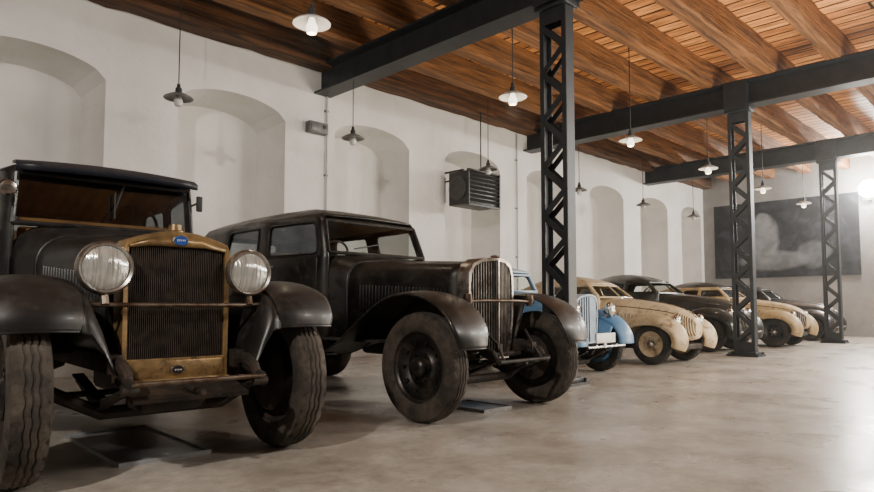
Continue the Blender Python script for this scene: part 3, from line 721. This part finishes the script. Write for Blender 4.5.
def car_one():
    root = thing('vintage_sedan', 'large black pre-war car nearest the camera, brass-framed radiator and two big round headlights', 'car', (1.37, 3.26, 0), math.radians(-3.5))
    P = dict(R=.405, rr=.265, tw=.165, ht=.65, wb=2.75, xr=.30, zr=.53, yf=-.34, ay=.09, mw=M['chassis'], mt=M['tyre'], mh=M['black'], m=M['black'], mfen=M['black'], mhinge=M['black'],
             hood=[(.03, .51, .6, 1.115, .10), (1.0, .86, .62, 1.21, .17)], cowl=[(1.0, .865, .55, 1.212, .17), (1.24, 1.08, .52, 1.29, .2)], louv=22,
             cab=dict(ys=[1.2, 1.40, 2.02, 2.16, 2.7, 2.8, 3.05], hw=[(1.2, .535), (1.34, .57), (1.8, .66), (2.4, .70), (3.05, .67)], y1=3.32, rc=.2, rear=[-1, -.6, .6, 1],
                      ztab=[(.5, .95, 0, 0), (.9, 1, 0, 0), (1.28, 1, 0, 0), (1.65, .96, .03, .06)], zs=[.5, .7, .9, 1.1, 1.25, 1.28, 1.58, 1.65], wi=5,
                      holes={('L', 1), ('L', 3), ('R', 1), ('R', 3), ('B', 1)}, doors=[(1, 2), (3, 4)], m=M['black'], mr=M['navy'], dome=.08, scr=(1.30, 1.61), bow=.05, mf=M['black'], mg=M['dglass'], ms=M['scrglass'], liner=M['amber']),
             fen=dict(path=[(-.34, .69), (-.32, .77), (-.24, .855), (-.04, .912), (.24, .885), (.55, .73), (.88, .52), (1.15, .42)], x=.625, w=.33, crown=.026, lip=.008, ap=-.5, pw=2.2, taper=[(0, .88), (.1, .97), (.25, 1), (1, 1)], drop=.1, sweep=(.93, .62, .28)),
             bw=1.1, dw=.98, mdash=M['wood'], stx=.24, stz=.05)
    vintage(root, P)
    half = [(.262, .43), (.265, .8), (.265, 1.085), (.252, 1.118), (.2, 1.138), (.13, 1.158), (.09, 1.168), (.04, 1.172)]
    radiator(root, half, -.06, .12, .0, .028, M['brass'], M['fins'], 50, zb_in=.545, bar=.0042)
    b = nb(); rows = [(-.235, 1.095), (-.13, 1.13), (-.09, 1.142), (.09, 1.142), (.13, 1.13), (.235, 1.095)]
    vs = [b.verts.new((x, -.072, z)) for x, z in rows] + [b.verts.new((x, -.072, 1.08 + (.015 if abs(x) < .2 else 0))) for x, z in reversed(rows)]
    b.faces.new(vs); obj('header_plate', b, M['brass'], root, solid=.008)
    b = nb(); lathe(b, [(0, 1.215), (.03, 1.212), (.034, 1.185), (.045, 1.18), (.045, 1.165)], 'z', 20, (0, 0, 0)); obj('radiator_cap', b, M['brass'], root)
    b = nb(); box(b, (0, -.062, .485), (.48, .03, .10), bev=.008); box(b, (0, -.085, .435), (.5, .08, .03), bev=.008); obj('lower_plate', b, M['brass'], root)
    def oval(z, w, h, name, mm):
        b = nb(); n = 32
        r0 = [(w * math.cos(2 * PI * k / n), -.085, z + h * math.sin(2 * PI * k / n)) for k in range(n)]
        r1 = [(x, -.06, zz) for x, y, zz in r0]; r2 = [(x * .88, -.09, z + (zz - z) * .84) for x, y, zz in r0]
        vs = grid(b, [r1, r0, r2], True); b.faces.new(vs[-1]); e = obj(name, b, M['oldchrome'], root)
        b = nb(); r3 = [(x * .86, -.0925, z + (zz - z) * .82) for x, y, zz in r0]; b.faces.new([b.verts.new(v) for v in r3]); obj('enamel', b, mm, e)
        b = nb()
        for k, (xx, hh) in enumerate(((-.44, .42), (-.22, .26), (0, .28), (.22, .26), (.42, .28))):
            box(b, (xx * w, -.0935, z), (w * .045, .002, h * hh)); box(b, (xx * w + w * .06, -.0935, z + h * .12), (w * .08, .002, h * .08))
        obj('emblem_mark', b, M['white_enamel'], e)
    oval(1.126, .04, .028, 'badge', M['blue_enamel']); oval(.487, .034, .023, 'lower_badge', M['black'])
    # headlights on a cross bar
    b = nb(); tube(b, [(-.50, -.1, .81), (-.3, -.125, .805), (.3, -.125, .805), (.48, -.1, .81)], .011, 10)
    for s in (-1, 1): tube(b, [(s * .35, -.125, .805), (s * .35, -.1, .87)], .02, 8); box(b, (s * .47, -.09, .80), (.05, .05, .05), bev=.01)
    obj('headlight_bar', b, M['rustbar'], root)
    for s in (-1, 1): headlight(root, (s * .35, -.12, .975), .117, M['black'], M['oldchrome'])
    # slim cross bar and frame horns
    b = nb(); tube(b, [(-.30, -.375, .46), (.32, -.375, .46)], .012, 10); obj('cross_bar', b, M['rustbar'], root)
    for s in (-1, 1):
        b = nb(); tube(b, [(s * .3, -.2, .5), (s * .305, -.385, .46)], .02, 8); obj('frame_horn', b, M['chassis'], root)
        b = nb(); lathe(b, [(0, -.035), (.022, -.035), (.022, .035), (0, .035)], 'x', 12, (s * .3, -.36, .435)); obj('spring_shackle', b, M['chassis'], root)
    b = nb(); box(b, (0, -.16, .41), (.54, .3, .02), Matrix.Rotation(.25, 4, 'X')); box(b, (-.05, -.05, .34), (.3, .25, .08), bev=.03); tube(b, [(0, -.1, .41), (0, -.42, .41)], .014, 8); obj('front_undertray', b, M['chassis'], root)
    # visor, wiper, mirrors, side lamp
    b = nb(); rows = []
    for t in range(9):
        x = -.535 + 1.07 * t / 8; c = .02 * (1 - (x / .535) ** 2)
        rows.append([(x, 1.27, 1.675 + c), (x, 1.17 - c, 1.665 + c), (x, 1.11 - 2 * c, 1.635 + c * .4), (x, 1.115 - 2 * c, 1.605 + c * .4)])
    grid(b, rows); obj('visor', b, M['navy'], root, solid=.016, ang=50)
    b = nb(); box(b, (0, 1.26, 1.325), (1.0, .03, .03)); obj('amber_reflection_rail', b, M['wood'], root)  # rail added to show amber behind the glass in place of a reflection
    b = nb(); tube(b, [(.08, 1.18, 1.6), (.02, 1.165, 1.42)], .006, 6); box(b, (.02, 1.165, 1.45), (.01, .01, .17)); obj('wiper', b, M['cord'], root)
    b = nb(); tube(b, [(.52, 1.22, 1.5), (.575, 1.18, 1.53)], .008, 6); box(b, (.575, 1.175, 1.52), (.045, .02, .11), bev=.009); obj('side_mirror', b, M['cord'], root)
    b = nb(); tube(b, [(-.52, 1.22, 1.45), (-.57, 1.12, 1.49)], .008, 6); lathe(b, [(0, .07), (.035, .055), (.05, .01), (.04, -.01), (0, -.02)], 'y', 18, (-.575, 1.08, 1.49)); obj('side_lamp', b, M['chrome'], root)
    return root

def car_two():
    root = thing('vintage_sedan', 'black dusty pre-war sedan without headlights, rounded chrome grille, second from the left', 'car', (3.77, 3.25, 0), 0)
    P = dict(R=.38, rr=.245, tw=.155, ht=.655, wb=2.95, xr=.28, zr=.50, yf=-.34, mw=M['black2'], mt=M['tyre'], mh=M['black2'], m=M['black2'], mfen=M['black2'], mhinge=M['black2'],
             hood=[(.02, .50, .55, 1.115, .10), (1.1, .93, .6, 1.175, .17)], cowl=[(1.1, .935, .5, 1.178, .17), (1.3, 1.14, .46, 1.24, .2)], louv=26, lh=.22,
             cab=dict(ys=[1.26, 1.36, 2.04, 2.22, 2.84, 3.0, 3.4], hw=[(1.26, .565), (1.33, .59), (1.8, .67), (2.4, .70), (3.2, .68)], y1=3.72, rc=.24, rear=[-1, -.9, .9, 1],
                      ztab=[(.42, .96, 0, 0), (.8, 1, 0, 0), (1.25, .99, 0, 0), (1.55, .92, .11, .10), (1.63, .86, .17, .22)], zs=[.42, .62, .85, 1.05, 1.21, 1.25, 1.535, 1.60], wi=5,
                      holes={('L', 1), ('L', 3), ('R', 1), ('R', 3), ('B', 1)}, doors=[(1, 2), (3, 4)], m=M['black2'], mr=M['black2'], dome=.15, rpow=2.3, scr=(1.26, 1.55), bow=.06, mf=M['black2'], liner=M['liner'], mg=M['sideglass'], ms=M['glass'], mframe=M['black2']),
             fen=dict(path=[(-.43, .52), (-.41, .63), (-.32, .76), (-.16, .85), (.05, .885), (.30, .84), (.58, .68), (.86, .50), (1.1, .415), (1.3, .40)], x=.61, w=.35, crown=.022, lip=.007, taper=[(0, .7), (.12, .92), (.3, 1), (.8, 1), (1, .85)], ap=-.1, pw=2.2),
             bw=1.05, dw=1.0, mdash=M['interior'], stx=-.25)
    vintage(root, P)
    half = [(.17, .40), (.225, .53), (.262, .75), (.268, .95), (.26, 1.05), (.225, 1.12), (.15, 1.155), (.07, 1.165), (0, 1.167)]
    radiator(root, half, -.06, .1, .06, .026, M['oldchrome'], M['slat'], 21, bar=.0065)
    b = nb(); box(b, (0, -.132, .78), (.014, .02, .74), bev=.005); obj('grille_spine', b, M['oldchrome'], root)
    b = nb(); lathe(b, [(0, .02), (.035, .012), (.04, 0)], 'z', 16, (0, -.1, 1.17)); obj('radiator_ornament', b, M['chrome'], root)
    b = nb(); tube(b, [(-.42, -.14, .83), (-.2, -.185, .84), (.2, -.185, .84), (.42, -.14, .83)], .010, 10)
    for s in (-1, 1): lathe(b, [(0, .06), (.03, .055), (.035, .0), (.02, -.03)], 'z', 14, (s * .36, -.15, .83)); tube(b, [(s * .42, -.14, .83), (s * .5, -.05, .82)], .016, 8)
    obj('headlight_bar', b, M['rustbar'], root)
    b = nb(); tube(b, [(-.29, -.385, .41), (.29, -.385, .41)], .013, 8); obj('frame_tie_bar', b, M['chassis'], root)
    for s in (-1, 1):
        b = nb(); tube(b, [(s * .28, -.2, .47), (s * .285, -.385, .41)], .022, 8); obj('frame_horn', b, M['chassis'], root)
        b = nb(); tube(b, [(s * .22, -.36, .42), (s * .20, -.30, .52), (s * .24, -.2, .62)], .010, 6); box(b, (s * .20, -.31, .50), (.05, .012, .06)); obj('bumper_bracket', b, M['chassis'], root)
    b = nb(); tube(b, [(-.24, -.14, .44), (.24, -.14, .44)], .02, 8); tube(b, [(0, -.1, .40), (0, -.40, .39)], .012, 6); obj('crank_tube', b, M['chassis'], root)
    b = nb(); tube(b, [(-.3, 1.24, 1.30), (.02, 1.3, 1.36)], .006, 6); obj('wiper', b, M['cord'], root)
    return root

def car_three():
    root = thing('vintage_coupe', 'small light blue pre-war car behind the nearest lattice column', 'car', (6.60, 4.26, 0), 0)
    P = dict(R=.30, rr=.19, tw=.12, ht=.52, wb=2.05, xr=.22, zr=.38, yf=-.28, mw=M['lblue'], mt=M['tyre2'], mh=M['chrome'], m=M['lblue'], mfen=M['lblue'], mhinge=M['chrome'],
             hood=[(.0, .48, .42, .89, .12), (.75, .80, .45, .94, .18)], cowl=[(.75, .805, .4, .942, .18), (.95, .98, .36, .98, .2)], louv=14, lh=.16,
             cab=dict(ys=[.92, .98, 1.5, 1.58, 1.95, 2.05], hw=[(.92, .485), (1.3, .54), (1.8, .55), (2.05, .52)], y1=2.4, rc=.28, rear=[-1, -.6, .6, 1],
                      ztab=[(.34, .96, 0, 0), (.7, 1, 0, 0), (.98, .99, 0, 0), (1.26, .88, .12, .16)], zs=[.34, .55, .75, .96, .99, 1.20, 1.25], wi=4,
                      holes={('L', 1), ('L', 3), ('R', 1), ('R', 3), ('B', 1)}, doors=[(1, 2)], m=M['lblue'], mr=M['pblue'], dome=.12, rpow=2.2, scr=(.99, 1.21), bow=.05, mf=M['pblue']),
             fen=dict(path=[(-.37, .36), (-.355, .46), (-.26, .59), (-.1, .67), (.08, .69), (.3, .62), (.55, .46), (.78, .32), (.9, .29)], x=.51, w=.30, crown=.065, lip=.035, ap=-.3, pw=2.0),
             bw=.85, dw=.8, mdash=M['interior'], stx=-.2)
    vintage(root, P)
    half = [(.17, .36), (.22, .5), (.25, .7), (.25, .8), (.23, .87), (.17, .915), (.08, .935), (0, .94)]
    radiator(root, half, -.13, .15, .06, .024, M['pblue'], M['pblue'], 13, bar=.017)
    for s in (-1, 1):
        headlight(root, (s * .385, -.24, .76), .085, M['chrome'], M['chrome'])
        b = nb(); tube(b, [(s * .385, -.18, .68), (s * .385, -.1, .6)], .018, 8); obj('headlight_stem', b, M['chrome'], root)
    b = nb(); tube(b, [(-.40, -.40, .34), (.40, -.40, .34)], .014, 8)
    for s in (-1, 1): box(b, (s * .22, -.33, .35), (.03, .15, .03))
    obj('bumper', b, M['oldchrome'], root)
    b = nb(); box(b, (-.06, -.425, .44), (.40, .012, .11), bev=.004); box(b, (-.06, -.41, .38), (.04, .02, .1)); obj('number_plate', b, M['plate'], root)
    return root

# ------------------------------------------------------------------ streamlined saloons
def aero(name, label, X, Y, sc, m, mr, mfen, mrim, mbars, mpan, lamps=True, bumper=True, roofz=1.17, mg=None):
    root = thing(name, label, 'car', (X, Y, 0), 0); root.scale = (sc, sc, sc)
    R, wb, ht = .28, 2.2, .49
    four_wheels(root, R, .175, .125, ht, wb, mrim, M['tyre2'], M['oldchrome'], n=72)
    st = [(-.455, .03, .42, .50), (-.45, .09, .37, .57), (-.42, .145, .345, .635), (-.36, .195, .325, .69), (-.26, .24, .31, .75), (-.1, .285, .295, .805), (.1, .325, .28, .845), (.4, .395, .27, .89), (.7, .485, .26, .92), (.9, .55, .25, .93)]
    def rp(y, a, off=1.):
        hw, z0, z1 = interp(st, y)
        c, s = math.cos(a), math.sin(a); e = .78
        return (hw * off * math.copysign(abs(c) ** e, c), y, (z0 + z1) / 2 + off * (z1 - z0) / 2 * math.copysign(abs(s) ** .85, s))
    ysamp = []
    for a, c in zip(st, st[1:]):
        for i in range(3): ysamp.append(a[0] + (c[0] - a[0]) * i / 3)
    ysamp.append(st[-1][0])
    rows = [[rp(y, 2 * PI * k / 32) for k in range(32)] for y in ysamp]
    b = nb(); loft(b, rows); obj('hood', b, m, root, ang=70)
    # bonnet centre strip and side hinge lines
    b = nb(); tube(b, [rp(y, PI / 2, 1.0) for y in (-.42, -.36, -.26, -.1, .1, .4, .7)], .010, 6); obj('bonnet_strip', b, M['oldchrome'], root)
    for a in (math.radians(38), PI - math.radians(38)):
        b = nb(); tube(b, [rp(y, a, 1.0) for y in (-.2, -.1, .1, .4, .7)], .006, 5); obj('bonnet_seam', b, M['interior'], root)
    for s in (-1, 1):
        b = nb()
        for k in range(7):
            y = .28 + k * .05; a = math.radians(8) if s > 0 else PI - math.radians(8)
            p = rp(y, a, 1.0); box(b, (p[0], y, p[2]), (.014, .022, .11), Matrix.Rotation(s * .4, 4, 'Z'))
        obj('bonnet_louvres', b, m, root)
    dz = roofz - 1.19
    cab = dict(ys=[.80, .88, 1.38, 1.46, 1.9, 2.05, 2.3], hw=[(.80, .50), (1.1, .57), (1.6, .60), (2.05, .575), (2.3, .53)], y1=2.95, rc=.5, rear=[-1, -.6, .6, 1],
               ztab=[(.25, .95, 0, 0), (.55, 1.02, 0, 0), (.92, .97, 0, .10), (1.06 + dz, .86, .13, .45), (1.19 + dz, .68, .30, .78)], zs=[.25, .4, .55, .75, .92, .95, 1.11 + dz, 1.16 + dz], wi=5,
               holes={('L', 1), ('L', 3), ('R', 1), ('R', 3), ('B', 1)}, doors=[(1, 2), (3, 4)], m=m, mr=mr, dome=.13, rpow=1.8, scr=(.93, 1.13 + dz), bow=.09, split=True, mf=m, mg=mg or M['dglass'], fr=.012)
    cabin(root, cab)
    bench(root, 1.45, .45, .9, 'front_seat', .36); bench(root, 2.1, .45, .85, 'rear_seat', .3); steering(root, -.22, 1.15, .92, .16)
    for s in (-1, 1):
        fender(root, mfen, [(-.37, .24), (-.40, .34), (-.35, .47), (-.19, .57), (0, .595), (.22, .56), (.47, .43), (.7, .30), (.88, .26)], .475, .35, .09, .05, s, pw=1.9, taper=[(0, .7), (.15, .92), (.4, 1), (.8, .9), (1, .7)], bead=.006)
        fender(root, mfen, [(1.72, .26), (1.80, .42), (1.98, .55), (2.2, .59), (2.45, .53), (2.7, .38), (2.85, .27)], .49, .28, .08, .10, s, name='rear_fender', pw=1.9)
        b = nb(); box(b, (s * .56, 1.28, .255), (.16, .95, .03), bev=.01); obj('running_board', b, mfen, root)
        rows = [[(s * .36, y, zz), (s * .29, y, zz + .04), (s * .20, y, zz + .10)] for y, zz in ((-.33, .42), (-.2, .52), (0, .57), (.25, .53), (.5, .42))]
        b = nb(); grid(b, rows); obj('splash_apron', b, mfen, root, solid=.01)
        if lamps: headlight(root, (s * .37, -.31, .60), .08, mfen, M['chrome'])
        # ribbed grille panel wrapped on each side of the nose
        A0, A1 = math.radians(-40), math.radians(46)
        yy = [-.44 + .027 * k for k in range(7)]
        ang_ = [A0 + (A1 - A0) * i / 10 for i in range(11)]
        if s < 0: ang_ = [PI - a for a in ang_]
        b = nb(); grid(b, [[rp(y, a, 1.010) for a in ang_] for y in [-.445 + .20 * i / 8 for i in range(9)]]); obj('grille_panel', b, mpan, root, ang=70)
        b = nb()
        for y in yy: tube(b, [rp(y + .03 * i / 10, a, 1.02) for i, a in enumerate(ang_)], .009, 6)
        obj('grille_ribs', b, mbars, root)
    if bumper:
        b = nb(); tube(b, cr([(-.56, -.40, .31), (-.4, -.48, .31), (0, -.52, .31), (.4, -.48, .31), (.56, -.40, .31)], 14), .018, 8)
        for s in (-1, 1): box(b, (s * .2, -.40, .31), (.03, .2, .03))
        obj('bumper', b, M['oldchrome'], root)
    b = nb(); box(b, (0, 1.0, .24), (.7, 2.7, .08), bev=.02); tube(b, [(-.45, 0, R), (.45, 0, R)], .03, 8); tube(b, [(-.45, wb, R), (.45, wb, R)], .035, 8); obj('chassis', b, M['chassis'], root)
    return root

build_hall(); build_fittings()
car_one(); car_two(); car_three()
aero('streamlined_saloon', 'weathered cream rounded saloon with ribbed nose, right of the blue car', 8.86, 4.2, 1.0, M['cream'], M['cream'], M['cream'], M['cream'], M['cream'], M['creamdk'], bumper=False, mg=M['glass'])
aero('streamlined_saloon', 'dark green-black saloon parked behind the second lattice column', 11.9, 4.65, 1.12, M['dgreen'], M['dgreen'], M['dgreen'], M['dgreen'], M['oldchrome'], M['interior'], mg=M['glass'])
aero('streamlined_saloon', 'yellowed cream saloon with dark roof, between the second and third columns', 14.15, 4.3, 1.04, M['cream2'], M['dgrey'], M['cream2'], M['dgrey'], M['oldchrome'], M['interior'], bumper=False)
aero('streamlined_saloon', 'dark grey saloon last in the row, behind the farthest column', 17.25, 4.5, 1.05, M['dgrey'], M['dgrey'], M['dgrey'], M['dgrey'], M['oldchrome'], M['interior'])

# ------------------------------------------------------------------ light
def area(loc, tgt, size, power, col=(1, .935, .85)):
    d = bpy.data.lights.new('area', 'AREA'); d.energy = power; d.size = size; d.color = col
    o = bpy.data.objects.new('area', d); COL.objects.link(o); o.location = loc
    o.rotation_euler = (Vector(tgt) - Vector(loc)).to_track_quat('-Z', 'Y').to_euler()
area((5.2, -2.4, 4.3), (3.2, 5, .6), 1.0, 230)
area((9.8, -2.4, 4.3), (7.5, 6, .6), 1.2, 370)
area((14.5, -2.0, 4.3), (10.5, 3, 0), 1.2, 540)
area((-2.5, 0.5, 4.1), (5, 8, 2.5), .18, 270)
area((9, .5, .9), (8.5, 3.0, 4.7), 3.0, 340, (1, .86, .68))
area((17.5, 1.2, 4.2), (10, 1.5, 0), 1.4, 700, (1, .955, .89))
d = bpy.data.lights.new('flood_light', 'POINT'); d.energy = 520; d.color = (1, .95, .88); d.shadow_soft_size = .3
o = bpy.data.objects.new('flood_light', d); COL.objects.link(o); o.location = (EX - .6, 3.78, 3.82)
w = bpy.data.worlds.new('World'); bpy.context.scene.world = w; w.use_nodes = True
WN = w.node_tree
WN.nodes['Background'].inputs[0].default_value = (.75, .75, .78, 1); WN.nodes['Background'].inputs[1].default_value = .3
vs_ = WN.nodes.new('ShaderNodeVolumeScatter'); vs_.inputs['Density'].default_value = .0018; vs_.inputs['Anisotropy'].default_value = .85
WN.links.new(vs_.outputs[0], WN.nodes['World Output'].inputs['Volume'])

# ------------------------------------------------------------------ camera
cd = bpy.data.cameras.new('Camera'); cam = bpy.data.objects.new('Camera', cd); COL.objects.link(cam)
cam.location = (0, 0, .8); cam.rotation_euler = (math.radians(90 + 3.5), 0, math.radians(-45))
cd.sensor_width = 36; cd.lens = 645 / 874 * 36; cd.shift_y = 20.6 / 874; cd.clip_start = .05
bpy.context.scene.camera = cam
